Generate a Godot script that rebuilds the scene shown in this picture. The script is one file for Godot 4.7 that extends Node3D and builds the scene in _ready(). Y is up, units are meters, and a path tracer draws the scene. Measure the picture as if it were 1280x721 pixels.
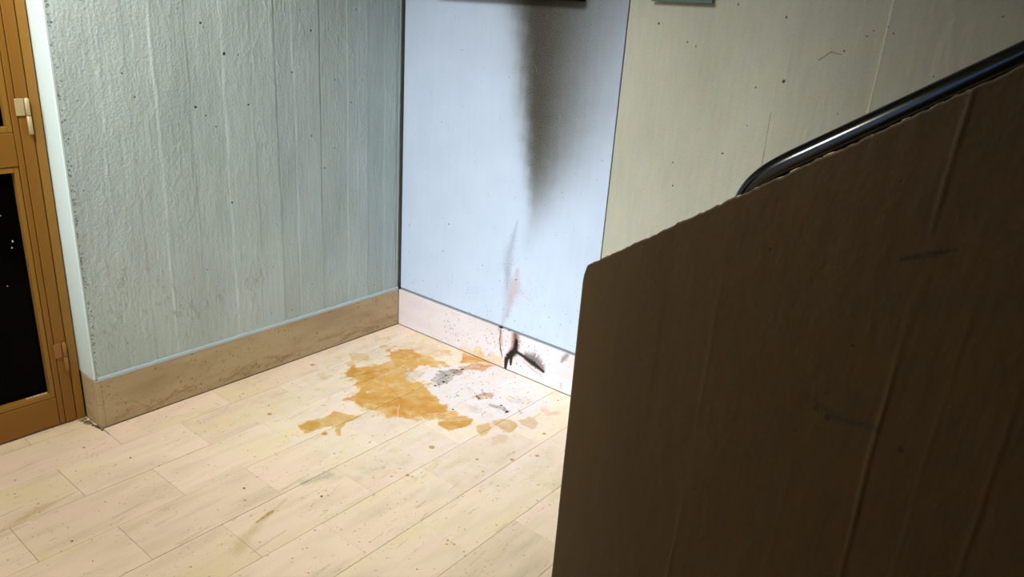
extends Node3D
# A fire-marked lobby corner: corner of the floor at the origin, wall_left in the plane z = 0,
# wall_right in the plane x = 0, both reaching from the corner towards -x and +z. Metres.

var rng := RandomNumberGenerator.new()
const WALL_END := -1.373        # free end of wall_left, beside the door
const SKIRT := 0.176            # skirting height
const JOINT := 1.073            # gap between smooth panel and concrete on wall_right
const ROOM_X := -3.2
const ROOM_Z := 4.2
const ROOM_Y := 3.8
const PAR_X := -1.1316          # face of the stair parapet
const ROW := 0.1985             # floor tile width
const ROW0 := 0.1435            # one row joint

# ---------------------------------------------------------------- helpers
func tag(o, label := "", category := "", kind := "", group := ""):
	if label: o.set_meta("label", label)
	if category: o.set_meta("category", category)
	if kind: o.set_meta("kind", kind)
	if group: o.set_meta("group", group)
	return o

func node(called: String, parent: Node = null) -> Node3D:
	var o := Node3D.new()
	o.name = called
	(parent if parent else self).add_child(o, true)
	return o

func put(mesh: Mesh, called: String, m: Material, parent: Node = null) -> MeshInstance3D:
	var o := MeshInstance3D.new()
	o.name = called
	o.mesh = mesh
	o.material_override = m
	(parent if parent else self).add_child(o, true)
	return o

func st_new() -> SurfaceTool:
	var st := SurfaceTool.new()
	st.begin(Mesh.PRIMITIVE_TRIANGLES)
	st.set_smooth_group(-1)
	return st

func done(st: SurfaceTool) -> ArrayMesh:
	st.generate_normals()
	return st.commit()

var uv_fn = null

func vtx(st: SurfaceTool, p: Vector3):
	if uv_fn != null:
		st.set_uv(uv_fn.call(p))
	st.add_vertex(p)

func tri(st: SurfaceTool, a: Vector3, b: Vector3, c: Vector3, out: Vector3):
	if (b - a).cross(c - a).dot(out) > 0.0:
		vtx(st, a); vtx(st, c); vtx(st, b)
	else:
		vtx(st, a); vtx(st, b); vtx(st, c)

func quad(st: SurfaceTool, a: Vector3, b: Vector3, c: Vector3, d: Vector3, out: Vector3):
	tri(st, a, b, c, out)
	tri(st, a, c, d, out)

# box from lo to hi with edges chamfered by c
func bx(st: SurfaceTool, lo: Vector3, hi: Vector3, c := 0.0):
	var mid := (lo + hi) * 0.5
	var h := (hi - lo) * 0.5
	for ax in 3:
		var u := (ax + 1) % 3
		var v := (ax + 2) % 3
		for s in [-1.0, 1.0]:
			var p := []
			for k in [[-1, -1], [1, -1], [1, 1], [-1, 1]]:
				var q := Vector3.ZERO
				q[ax] = s * h[ax]
				q[u] = k[0] * (h[u] - c)
				q[v] = k[1] * (h[v] - c)
				p.append(mid + q)
			var n := Vector3.ZERO
			n[ax] = s
			quad(st, p[0], p[1], p[2], p[3], n)
	if c <= 0.0:
		return
	for ax in 3:
		var u := (ax + 1) % 3
		var v := (ax + 2) % 3
		for su in [-1.0, 1.0]:
			for sv in [-1.0, 1.0]:
				var p := []
				for e in [[-1, 0], [1, 0], [1, 1], [-1, 1]]:
					var q := Vector3.ZERO
					q[ax] = e[0] * (h[ax] - c)
					q[u] = su * (h[u] - (c if e[1] else 0.0))
					q[v] = sv * (h[v] - (0.0 if e[1] else c))
					p.append(mid + q)
				var n := Vector3.ZERO
				n[u] = su
				n[v] = sv
				quad(st, p[0], p[1], p[2], p[3], n)
	for sx in [-1.0, 1.0]:
		for sy in [-1.0, 1.0]:
			for sz in [-1.0, 1.0]:
				var s := Vector3(sx, sy, sz)
				var p := []
				for k in 3:
					var q := Vector3.ZERO
					for j in 3:
						q[j] = s[j] * (h[j] if j == k else h[j] - c)
					p.append(mid + q)
				tri(st, p[0], p[1], p[2], s)

func box(called: String, lo: Vector3, hi: Vector3, m: Material, parent: Node = null, c := 0.0) -> MeshInstance3D:
	var st := st_new()
	bx(st, lo, hi, c)
	return put(done(st), called, m, parent)

# a height field: f(i, j) gives positions, uv(i, j) texture places
func grid(ni: int, nj: int, f: Callable, uv: Callable, out: Vector3) -> ArrayMesh:
	var P := PackedVector3Array()
	var T := PackedVector2Array()
	P.resize(ni * nj)
	T.resize(ni * nj)
	for j in nj:
		for i in ni:
			P[j * ni + i] = f.call(i, j)
			T[j * ni + i] = uv.call(P[j * ni + i])
	var N := PackedVector3Array()
	N.resize(ni * nj)
	for j in nj:
		for i in ni:
			var a := P[j * ni + mini(i + 1, ni - 1)] - P[j * ni + maxi(i - 1, 0)]
			var b := P[mini(j + 1, nj - 1) * ni + i] - P[maxi(j - 1, 0) * ni + i]
			var n := a.cross(b).normalized()
			N[j * ni + i] = n if n.dot(out) > 0.0 else -n
	var I := PackedInt32Array()
	var c0 := int((nj - 1) / 2) * ni + int((ni - 1) / 2)
	var flip := (P[c0 + 1] - P[c0]).cross(P[c0 + ni] - P[c0]).dot(out) > 0.0
	for j in nj - 1:
		for i in ni - 1:
			var k := j * ni + i
			if flip:
				I.append_array([k, k + ni, k + 1, k + 1, k + ni, k + ni + 1])
			else:
				I.append_array([k, k + 1, k + ni, k + 1, k + ni + 1, k + ni])
	var arr := []
	arr.resize(Mesh.ARRAY_MAX)
	arr[Mesh.ARRAY_VERTEX] = P
	arr[Mesh.ARRAY_NORMAL] = N
	arr[Mesh.ARRAY_TEX_UV] = T
	arr[Mesh.ARRAY_INDEX] = I
	var me := ArrayMesh.new()
	me.add_surface_from_arrays(Mesh.PRIMITIVE_TRIANGLES, arr)
	return me

func tube(path: PackedVector3Array, radii: Array, sides := 14, squash := 1.0) -> ArrayMesh:
	var st := SurfaceTool.new()
	st.begin(Mesh.PRIMITIVE_TRIANGLES)
	st.set_smooth_group(0)
	var rings := []
	for k in path.size():
		var d := (path[mini(k + 1, path.size() - 1)] - path[maxi(k - 1, 0)]).normalized()
		var side := Vector3.RIGHT if absf(d.x) < 0.8 else Vector3.BACK
		var up := d.cross(side).normalized()
		side = up.cross(d).normalized()
		var ring := []
		for s in sides:
			var a := TAU * s / sides
			ring.append(path[k] + side * cos(a) * radii[k] * squash + up * sin(a) * radii[k])
		rings.append(ring)
	for k in path.size() - 1:
		var mid := (path[k] + path[k + 1]) * 0.5
		for s in sides:
			var t := (s + 1) % sides
			quad(st, rings[k][s], rings[k][t], rings[k + 1][t], rings[k + 1][s], (rings[k][s] + rings[k + 1][t]) * 0.5 - mid)
	for e in [0, path.size() - 1]:
		var out: Vector3 = path[e] - path[1 if e == 0 else e - 1]
		for s in sides:
			tri(st, path[e], rings[e][s], rings[e][(s + 1) % sides], out)
	st.generate_normals()
	return st.commit()

func lump(r: Vector3, seed_: int) -> ArrayMesh:
	var rr := RandomNumberGenerator.new()
	rr.seed = seed_
	var st := st_new()
	var top := Vector3(rr.randf_range(-0.3, 0.3) * r.x, r.y, rr.randf_range(-0.3, 0.3) * r.z)
	var ring := []
	var low := []
	for k in 7:
		var a := TAU * k / 7.0
		var q := rr.randf_range(0.7, 1.1)
		ring.append(Vector3(cos(a) * r.x * q * 0.7, r.y * rr.randf_range(0.55, 0.9), sin(a) * r.z * q * 0.7))
		low.append(Vector3(cos(a) * r.x * q, 0.0, sin(a) * r.z * q))
	for k in 7:
		var t := (k + 1) % 7
		tri(st, top, ring[k], ring[t], Vector3.UP)
		quad(st, ring[k], ring[t], low[t], low[k], (ring[k] + ring[t]) * Vector3(1, 0, 1))
		tri(st, Vector3.ZERO, low[k], low[t], Vector3.DOWN)
	return done(st)

# noise as w*h bytes; sx, sy stretch it
func nz(w: int, h: int, freq: float, seed_: int, sx := 1.0, sy := 1.0, oct := 3) -> PackedByteArray:
	var n := FastNoiseLite.new()
	n.seed = seed_
	n.noise_type = FastNoiseLite.TYPE_SIMPLEX_SMOOTH
	n.fractal_octaves = oct
	n.frequency = freq
	var im := n.get_image(maxi(8, int(w / sx)), maxi(8, int(h / sy)))
	if im.get_width() != w or im.get_height() != h:
		im.resize(w, h, Image.INTERPOLATE_CUBIC)
	im.convert(Image.FORMAT_L8)
	return im.get_data()

func tex_rgb(w: int, h: int, d: PackedByteArray) -> ImageTexture:
	var im := Image.create_from_data(w, h, false, Image.FORMAT_RGB8, d)
	im.generate_mipmaps()
	return ImageTexture.create_from_image(im)

func tex_l(w: int, h: int, d: PackedByteArray) -> ImageTexture:
	return ImageTexture.create_from_image(Image.create_from_data(w, h, false, Image.FORMAT_L8, d))

func mat(c: Color, rough := 0.8, spec := 0.5, metal := 0.0) -> StandardMaterial3D:
	var m := StandardMaterial3D.new()
	m.albedo_color = c
	m.roughness = rough
	m.metallic_specular = spec
	m.metallic = metal
	return m

func mat_tex(t: Texture2D, rough := 0.8, spec := 0.5, height: Texture2D = null, cm := 0.1) -> StandardMaterial3D:
	var m := mat(Color.WHITE, rough, spec)
	m.albedo_texture = t
	if height:
		m.heightmap_enabled = true
		m.heightmap_texture = height
		m.heightmap_scale = cm
	return m

# ---------------------------------------------------------------- painting on float canvases
class Canvas:
	var w: int
	var h: int
	var x0: float
	var y0: float
	var x1: float
	var y1: float
	var c := PackedFloat32Array()
	var wa: PackedByteArray
	var wb: PackedByteArray
	var fine: PackedByteArray

	func at(i: int, j: int) -> Vector2:
		return Vector2(x0 + (x1 - x0) * (i + 0.5) / w, y0 + (y1 - y0) * (j + 0.5) / h)

	func blend(k: int, col: Color, a: float):
		c[k * 3] += (col.r - c[k * 3]) * a
		c[k * 3 + 1] += (col.g - c[k * 3 + 1]) * a
		c[k * 3 + 2] += (col.b - c[k * 3 + 2]) * a

	func range_of(lo: Vector2, hi: Vector2) -> Array:
		var i0 := clampi(int((lo.x - x0) / (x1 - x0) * w), 0, w)
		var i1 := clampi(int((hi.x - x0) / (x1 - x0) * w) + 1, 0, w)
		var ja := (lo.y - y0) / (y1 - y0) * h
		var jb := (hi.y - y0) / (y1 - y0) * h
		return [i0, i1, clampi(int(minf(ja, jb)), 0, h), clampi(int(maxf(ja, jb)) + 1, 0, h)]

	# a stain with a ragged outline; patchy says how far its strength follows the noise
	func stain(flat: Array, col: Color, a: float, rag := 0.012, patchy := 0.4, rim := 0.0):
		var pts := PackedVector2Array()
		for k in range(0, flat.size(), 2):
			pts.append(Vector2(flat[k], flat[k + 1]))
		var lo := pts[0]
		var hi := pts[0]
		for p in pts:
			lo = lo.min(p)
			hi = hi.max(p)
		var r := range_of(lo - Vector2(rag, rag), hi + Vector2(rag, rag))
		for j in range(r[2], r[3]):
			for i in range(r[0], r[1]):
				var k: int = j * w + i
				var p := at(i, j) + Vector2(wa[k] - 127.5, wb[k] - 127.5) * (rag / 90.0)
				var f := (fine[k] - 127.5) * rag / 200.0
				var cov := 0.0
				if Geometry2D.is_point_in_polygon(p + Vector2(f, f), pts): cov += 0.34
				if Geometry2D.is_point_in_polygon(p + Vector2(f - 0.002, -f), pts): cov += 0.33
				if Geometry2D.is_point_in_polygon(p + Vector2(-f, f + 0.002), pts): cov += 0.33
				if cov > 0.0:
					var u := (wb[(k + 9173) % wb.size()] * 0.5 + wa[k] * 0.2 + fine[k] * 0.3) / 255.0
					var q := 1.0 - patchy * (1.0 - smoothstep(0.28, 0.68, u))
					if rim > 0.0 and cov < 0.9: q += rim
					blend(k, col, clampf(a * cov * q, 0.0, 1.0))

	# a smear along a line of x, y, half width; ragged and grainy
	func smear(line: Array, col: Color, a: float, soft := 0.5, grain := 0.5):
		for s in range(0, line.size() - 3, 3):
			var p0 := Vector2(line[s], line[s + 1])
			var p1 := Vector2(line[s + 3], line[s + 4])
			var r0: float = line[s + 2]
			var r1: float = line[s + 5]
			var m := maxf(r0, r1) * 1.4
			var r := range_of(p0.min(p1) - Vector2(m, m), p0.max(p1) + Vector2(m, m))
			var d := p1 - p0
			var l2 := maxf(d.length_squared(), 1e-9)
			for j in range(r[2], r[3]):
				for i in range(r[0], r[1]):
					var k: int = j * w + i
					var p := at(i, j)
					var t := (p - p0).dot(d) / l2
					if t < -0.0001 or t > 1.0001:
						if (s > 0 and t < 0.0) or (s + 6 < line.size() and t > 1.0):
							continue
						t = clampf(t, 0.0, 1.0)
					var hw := lerpf(r0, r1, t)
					var q := p.distance_to(p0 + d * t) / hw + (fine[k] - 127.5) / 255.0 * grain + (wa[k] - 127.5) / 255.0 * grain * 0.6
					if q < 1.0:
						blend(k, col, a * clampf((1.0 - q) / soft, 0.0, 1.0))

	func dot(p: Vector2, r: float, col: Color, a: float):
		var g := range_of(p - Vector2(r, r) * 1.5, p + Vector2(r, r) * 1.5)
		for j in range(g[2], g[3]):
			for i in range(g[0], g[1]):
				var k: int = j * w + i
				var q := at(i, j).distance_to(p) / r + (wa[k] - 127.5) / 255.0 * 0.5 + (fine[k] - 127.5) / 255.0 * 0.5
				if q < 1.0:
					blend(k, col, a * clampf((1.0 - q) * 4.0, 0.0, 1.0))

	func bytes() -> PackedByteArray:
		var d := PackedByteArray()
		d.resize(c.size())
		for k in c.size():
			d[k] = clampi(int(c[k] * 255.0 + 0.5), 0, 255)
		return d

func canvas(w: int, h: int, x0: float, y0: float, x1: float, y1: float, seed_: int) -> Canvas:
	var k := Canvas.new()
	k.w = w; k.h = h; k.x0 = x0; k.y0 = y0; k.x1 = x1; k.y1 = y1
	k.c.resize(w * h * 3)
	k.wa = nz(w, h, 0.02, seed_, 1, 1, 4)
	k.wb = nz(w, h, 0.02, seed_ + 1, 1, 1, 4)
	k.fine = nz(w, h, 0.22, seed_ + 2, 1, 1, 2)
	return k

func c8(r: int, g: int, b: int) -> Color:
	return Color(r / 255.0, g / 255.0, b / 255.0)

# ---------------------------------------------------------------- textures
const FX0 := -2.2
const FZ0 := -0.13
const FSIZE := 2.2

func tile_of(x: float, z: float) -> Vector2i:
	var row := int(floor((z - ROW0) / ROW)) + 1
	var off := 0.0 if posmod(row, 2) == 0 else 0.2
	return Vector2i(int(floor((x + 1.372 + off) / 0.4)), row)

func floor_texture(n: int, stains: bool) -> ImageTexture:
	var cv := canvas(n, n, FX0, FZ0, FX0 + FSIZE, FZ0 + FSIZE, 11)
	var streak := nz(n, n, 0.035, 21, 9.0, 1.6, 4)     # grain along the plank-like tiles
	var cloud := nz(n, n, 0.006, 22, 2.0, 1.0, 3)
	var hue := nz(n, n, 0.005, 23, 2.5, 1.0, 2)
	var vein := nz(n, n, 0.05, 24, 7.0, 1.3, 3)
	var mask := nz(n, n, 0.008, 25, 2.0, 1.0, 2)
	var shift := {}
	var base := c8(238, 214, 186)
	var grey := c8(214, 192, 164)
	var pink := c8(242, 211, 190)
	var yellow := c8(235, 213, 172)
	for j in n:
		for i in n:
			var p := cv.at(i, j)
			var t := tile_of(p.x, p.y)
			if not shift.has(t):
				rng.seed = hash(t) + 5
				shift[t] = [rng.randi_range(0, n - 1), rng.randi_range(0, n - 1), rng.randf_range(-0.022, 0.02), rng.randf()]
			var s: Array = shift[t]
			var k: int = ((j + s[1]) % n) * n + (i + s[0]) % n
			var st := streak[k] / 255.0
			var cl := cloud[k] / 255.0
			var hu := hue[k] / 255.0
			var col := base.lerp(grey, clampf((st - 0.42) * 1.1, 0.0, 1.0))
			col = col.lerp(pink, clampf((hu - 0.55) * 2.2, 0.0, 0.8)).lerp(yellow, clampf((0.42 - hu) * 2.4, 0.0, 0.8))
			col = col.lerp(grey, clampf((cl - 0.62) * 1.4, 0.0, 0.6))
			var v := absf(vein[k] / 255.0 - 0.5)
			if v < 0.012 and mask[k] > 140:
				col = col.lerp(c8(168, 148, 116), 0.5 * (1.0 - v / 0.012))
			var g: float = (cv.fine[j * n + i] / 255.0 - 0.5) * 0.035 + s[2]
			var q := (j * n + i) * 3
			cv.c[q] = col.r + g
			cv.c[q + 1] = col.g + g
			cv.c[q + 2] = col.b + g
	# flecks and pits of the marble
	rng.seed = 77
	for k in 1500:
		var p := Vector2(rng.randf_range(FX0, FX0 + FSIZE), rng.randf_range(FZ0, FZ0 + FSIZE))
		cv.dot(p, rng.randf_range(0.0014, 0.0034), c8(140, 120, 92), rng.randf_range(0.25, 0.7))
	for k in 150:
		var p := Vector2(rng.randf_range(FX0, FX0 + FSIZE), rng.randf_range(FZ0, FZ0 + FSIZE))
		var a := rng.randf_range(-0.5, 0.1)
		var l := rng.randf_range(0.01, 0.05)
		cv.smear([p.x, p.y, 0.0016, p.x + cos(a) * l, p.y + sin(a) * l, 0.0012], c8(150, 124, 92), rng.randf_range(0.2, 0.5), 0.8, 1.3)
	for k in 60:
		var p := Vector2(rng.randf_range(FX0, FX0 + FSIZE), rng.randf_range(FZ0, FZ0 + FSIZE))
		var l := rng.randf_range(0.03, 0.12)
		cv.smear([p.x, p.y, rng.randf_range(0.004, 0.014), p.x + l, p.y - l * 0.1, 0.004], c8(176, 158, 124), rng.randf_range(0.2, 0.45), 0.9, 0.9)
	if stains:
		paint_floor(cv)
	return tex_rgb(n, n, cv.bytes())

func paint_floor(cv: Canvas):
	var orange := c8(200, 142, 58)
	var tan := c8(205, 170, 112)
	# rusty streaks along the tile grain, lower left
	cv.smear([-1.86, 0.36, 0.012, -1.70, 0.315, 0.02, -1.58, 0.30, 0.006], c8(192, 150, 96), 0.4, 1.0, 1.2)
	cv.smear([-1.40, 0.86, 0.03, -1.32, 0.82, 0.02, -1.18, 0.77, 0.006], c8(190, 166, 110), 0.4, 1.0, 1.3)
	cv.smear([-1.30, 0.80, 0.006, -1.24, 0.79, 0.008], c8(165, 120, 60), 0.7, 0.9, 0.9)
	cv.smear([-1.09, 0.74, 0.02, -1.01, 0.76, 0.024], c8(168, 158, 138), 0.5, 0.9, 0.8)
	# pinkish grey scuffing round the burnt spot
	cv.stain([-0.95, 0.32, -0.3, 0.02, -0.02, 0.05, -0.01, 1.3, -0.6, 1.25, -0.9, 0.8], c8(238, 226, 224), 0.35, 0.16, 0.6)
	var main := [-0.479, 0.215, -0.43, 0.227, -0.373, 0.263, -0.332, 0.276, -0.285, 0.266, -0.248, 0.218, -0.181, 0.205, -0.166, 0.257, -0.16, 0.319, -0.16, 0.384, -0.155, 0.443, -0.157, 0.485, -0.194, 0.45, -0.244, 0.403, -0.298, 0.395, -0.352, 0.428, -0.365, 0.465, -0.351, 0.511, -0.373, 0.553, -0.391, 0.59, -0.392, 0.635, -0.4, 0.664, -0.425, 0.699, -0.431, 0.729, -0.431, 0.778, -0.446, 0.812, -0.502, 0.79, -0.537, 0.742, -0.576, 0.684, -0.625, 0.636, -0.65, 0.57, -0.628, 0.529, -0.657, 0.458, -0.655, 0.416, -0.617, 0.409, -0.574, 0.413, -0.56, 0.357, -0.531, 0.29]
	cv.stain(main, c8(222, 190, 142), 0.5, 0.075, 0.8)
	cv.stain(main, tan, 0.7, 0.035, 0.6)
	cv.stain(main, c8(214, 154, 66), 0.8, 0.022, 0.55, 0.1)
	# stronger pools inside it
	cv.stain([-0.51, 0.23, -0.43, 0.235, -0.38, 0.29, -0.43, 0.34, -0.52, 0.33], orange, 0.75, 0.04, 0.7)
	cv.stain([-0.25, 0.215, -0.19, 0.215, -0.17, 0.29, -0.21, 0.33, -0.25, 0.28], c8(206, 138, 56), 0.75, 0.04, 0.7)
	cv.stain([-0.65, 0.42, -0.56, 0.42, -0.5, 0.5, -0.52, 0.56, -0.63, 0.5], orange, 0.7, 0.04, 0.7)
	cv.stain([-0.60, 0.56, -0.5, 0.52, -0.42, 0.6, -0.42, 0.7, -0.47, 0.78, -0.53, 0.72], c8(200, 138, 52), 0.8, 0.04, 0.6)
	cv.stain([-0.391, 0.112, -0.345, 0.128, -0.333, 0.166, -0.37, 0.205, -0.421, 0.201, -0.421, 0.157], tan, 0.6, 0.012, 0.6)
	cv.stain([-0.45, 0.16, -0.42, 0.17, -0.44, 0.22, -0.47, 0.21], tan, 0.6, 0.012, 0.6)
	cv.stain([-0.146, 0.079, -0.137, 0.096, -0.165, 0.122, -0.173, 0.114], orange, 0.5, 0.008, 0.6)
	cv.stain([-0.245, 0.136, -0.209, 0.14, -0.217, 0.171, -0.249, 0.166], orange, 0.5, 0.01, 0.6)
	cv.stain([-0.089, 0.347, -0.047, 0.348, -0.034, 0.38, -0.065, 0.398, -0.096, 0.378], tan, 0.7, 0.014, 0.6)
	cv.stain([-0.16, 0.2, -0.07, 0.24, -0.04, 0.42, -0.1, 0.42, -0.16, 0.36], tan, 0.45, 0.03, 0.9)
	rng.seed = 313
	for k in 34:
		var a := rng.randf() * TAU
		var p := Vector2(-0.43 + cos(a) * rng.randf_range(0.22, 0.36), 0.5 + sin(a) * rng.randf_range(0.3, 0.42))
		if p.x < -0.03 and p.y > 0.04:
			cv.dot(p, rng.randf_range(0.006, 0.022), tan, rng.randf_range(0.15, 0.4))
	var left := [-0.895, 0.44, -0.853, 0.439, -0.808, 0.465, -0.741, 0.45, -0.728, 0.47, -0.717, 0.518, -0.704, 0.544, -0.745, 0.552, -0.774, 0.547, -0.805, 0.564, -0.833, 0.606, -0.84, 0.588, -0.815, 0.543, -0.839, 0.519, -0.878, 0.515, -0.915, 0.501]
	cv.stain(left, c8(206, 158, 80), 0.85, 0.007, 0.4, 0.1)
	cv.stain([-0.90, 0.445, -0.855, 0.445, -0.83, 0.48, -0.85, 0.51, -0.89, 0.505], orange, 0.65, 0.008, 0.4)
	cv.stain([-0.526, 0.775, -0.492, 0.779, -0.442, 0.798, -0.407, 0.833, -0.419, 0.865, -0.45, 0.871, -0.499, 0.858, -0.54, 0.853, -0.544, 0.828, -0.541, 0.796], c8(198, 138, 50), 0.95, 0.008, 0.35)
	cv.stain([-0.449, 0.894, -0.397, 0.91, -0.426, 0.945, -0.484, 0.957, -0.481, 0.933], c8(206, 164, 100), 0.8, 0.008, 0.4)
	cv.stain([-0.373, 0.911, -0.334, 0.927, -0.323, 0.975, -0.324, 0.996, -0.36, 1.011, -0.396, 1.006, -0.402, 0.976, -0.393, 0.935], c8(204, 158, 96), 0.85, 0.008, 0.4)
	cv.stain([-0.3, 0.983, -0.254, 0.983, -0.248, 1.012, -0.276, 1.051, -0.314, 1.056, -0.317, 1.025], c8(212, 172, 134), 0.8, 0.01, 0.4)
	cv.stain([-0.169, 0.974, -0.139, 0.987, -0.155, 1.019, -0.141, 1.064, -0.171, 1.065, -0.186, 1.035, -0.188, 1.002], c8(216, 180, 158), 0.75, 0.012, 0.5)
	cv.stain([-0.477, 0.992, -0.429, 0.992, -0.414, 1.027, -0.462, 1.033, -0.499, 1.023], c8(214, 180, 146), 0.7, 0.012, 0.5)
	cv.stain([-0.60, 0.93, -0.5, 0.95, -0.42, 1.1, -0.55, 1.12, -0.66, 1.02], c8(220, 190, 158), 0.35, 0.03, 0.9)
	# the place where the fire stood: pale, with grey ash
	var white := [-0.278, 0.442, -0.183, 0.467, -0.124, 0.513, -0.024, 0.607, -0.004, 0.728, -0.008, 0.87, -0.075, 0.968, -0.157, 0.986, -0.295, 0.966, -0.362, 0.922, -0.412, 0.873, -0.411, 0.799, -0.421, 0.712, -0.388, 0.632, -0.365, 0.554]
	cv.stain(white, c8(228, 219, 224), 0.75, 0.028, 0.45)
	cv.stain([-0.014, 0.438, -0.004, 0.497, -0.002, 0.571, -0.013, 0.598, -0.028, 0.544, -0.066, 0.528, -0.099, 0.507, -0.067, 0.469], c8(198, 132, 52), 0.85, 0.01, 0.5)
	cv.stain([-0.196, 0.529, -0.11, 0.526, -0.043, 0.541, -0.026, 0.576, -0.02, 0.62, -0.089, 0.622, -0.11, 0.583, -0.127, 0.557, -0.183, 0.559], c8(190, 122, 76), 0.8, 0.014, 0.6)
	cv.stain([-0.306, 0.524, -0.24, 0.497, -0.176, 0.52, -0.126, 0.54, -0.184, 0.568, -0.284, 0.58, -0.327, 0.573], c8(148, 136, 128), 0.75, 0.016, 0.7)
	cv.stain([-0.36, 0.40, -0.30, 0.39, -0.27, 0.44, -0.33, 0.49, -0.37, 0.46], c8(178, 160, 140), 0.5, 0.02, 0.7)
	cv.stain([-0.277, 0.731, -0.247, 0.744, -0.205, 0.768, -0.219, 0.788, -0.258, 0.791, -0.287, 0.771], c8(140, 92, 62), 0.75, 0.012, 0.6)
	cv.stain([-0.27, 0.755, -0.245, 0.765, -0.25, 0.785, -0.272, 0.78], c8(240, 205, 150), 0.8, 0.006, 0.4)
	cv.stain([-0.291, 0.815, -0.261, 0.852, -0.268, 0.909, -0.293, 0.922, -0.299, 0.87], c8(128, 114, 106), 0.7, 0.016, 0.8)
	cv.stain([-0.40, 0.74, -0.34, 0.76, -0.33, 0.83, -0.37, 0.84], c8(186, 170, 160), 0.45, 0.018, 0.8)
	cv.stain([-0.20, 0.82, -0.14, 0.86, -0.16, 0.93, -0.2, 0.92], c8(190, 172, 158), 0.4, 0.018, 0.8)
	rng.seed = 901
	for k in 70:      # thin black threads of soot in the pale ring
		var a := rng.randf() * TAU
		var r := sqrt(rng.randf())
		var p := Vector2(-0.22 + cos(a) * r * 0.17, 0.73 + sin(a) * r * 0.24)
		var b := rng.randf() * TAU
		var l := rng.randf_range(0.006, 0.03)
		cv.smear([p.x, p.y, 0.0014, p.x + cos(b) * l, p.y + sin(b) * l, 0.001], c8(90, 76, 68), rng.randf_range(0.3, 0.8), 0.7, 1.2)
	for k in 60:
		var p := Vector2(-0.24 + rng.randfn() * 0.1, 0.62 + rng.randfn() * 0.14)
		cv.dot(p, rng.randf_range(0.0015, 0.0035), c8(70, 58, 50), 0.7)
	for k in 8:       # scraped lines across the orange stain
		var z := 0.715 + k * 0.011
		cv.smear([-0.60 + k * 0.012, z - 0.03, 0.0016, -0.5, z, 0.002, -0.40, z + 0.075, 0.0014], c8(236, 222, 200), 0.75, 0.6, 0.9)
	cv.smear([-0.56, 0.26, 0.002, -0.45, 0.30, 0.003, -0.36, 0.33, 0.0018], c8(130, 90, 36), 0.6, 0.8, 0.9)
	cv.smear([-0.56, 0.62, 0.002, -0.50, 0.55, 0.0016, -0.46, 0.42, 0.0014], c8(130, 92, 46), 0.4, 0.8, 1.0)
	cv.smear([-0.62, 0.66, 0.0016, -0.56, 0.60, 0.0026, -0.53, 0.58, 0.0012], c8(240, 226, 205), 0.7, 0.8, 1.0)
	# drops
	var drops := [-0.661, 0.878, 0.016, -0.607, 1.04, 0.009, -0.525, 1.127, 0.011, -0.444, 1.173, 0.01, -0.827, 0.895, 0.006, -0.835, 0.94, 0.008, -0.875, 0.908, 0.006, -0.829, 0.956, 0.006, -0.841, 0.824, 0.004, -0.92, 0.675, 0.006, -0.79, 0.704, 0.006, -0.564, 0.085, 0.012, -0.647, 1.102, 0.005, -0.694, 1.063, 0.005, -0.309, 1.104, 0.008, -0.864, 0.552, 0.014, -1.265, 0.687, 0.0075, -1.28, 0.71, 0.003, -0.919, 0.304, 0.012, -0.976, 1.253, 0.006, -0.976, 1.278, 0.006, -0.99, 1.262, 0.005]
	for k in range(0, drops.size(), 3):
		cv.dot(Vector2(drops[k], drops[k + 1]), drops[k + 2] * 0.75, c8(186, 138, 76), 0.8)
	for p in [Vector2(-1.233, 0.633), Vector2(-1.095, 0.833), Vector2(-1.39, 0.236), Vector2(-1.464, 0.075), Vector2(-1.682, 0.516)]:
		cv.dot(p, 0.0042, c8(60, 48, 38), 0.9)
	rng.seed = 31
	for k in 150:
		var a := rng.randf() * TAU
		var r := rng.randf_range(0.3, 0.75)
		var p := Vector2(-0.42 + cos(a) * r, 0.68 + sin(a) * r)
		if p.x < -0.02 and p.y > 0.03:
			cv.dot(p, rng.randf_range(0.002, 0.006), c8(188, 150, 100), rng.randf_range(0.2, 0.6))
	# dark specks along the foot of the wall end
	for k in 120:
		var q := rng.randf()
		cv.dot(Vector2(-1.376 - absf(rng.randfn()) * 0.008 * q - 0.03 * q * q * rng.randf(), 0.012 - 0.125 * q), rng.randf_range(0.002, 0.006), c8(74, 66, 48), rng.randf_range(0.2, 0.6))
	cv.smear([-1.372, 0.0, 0.0025, -1.372, 0.05, 0.002], c8(95, 78, 50), 0.7, 0.8, 1.0)

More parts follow.
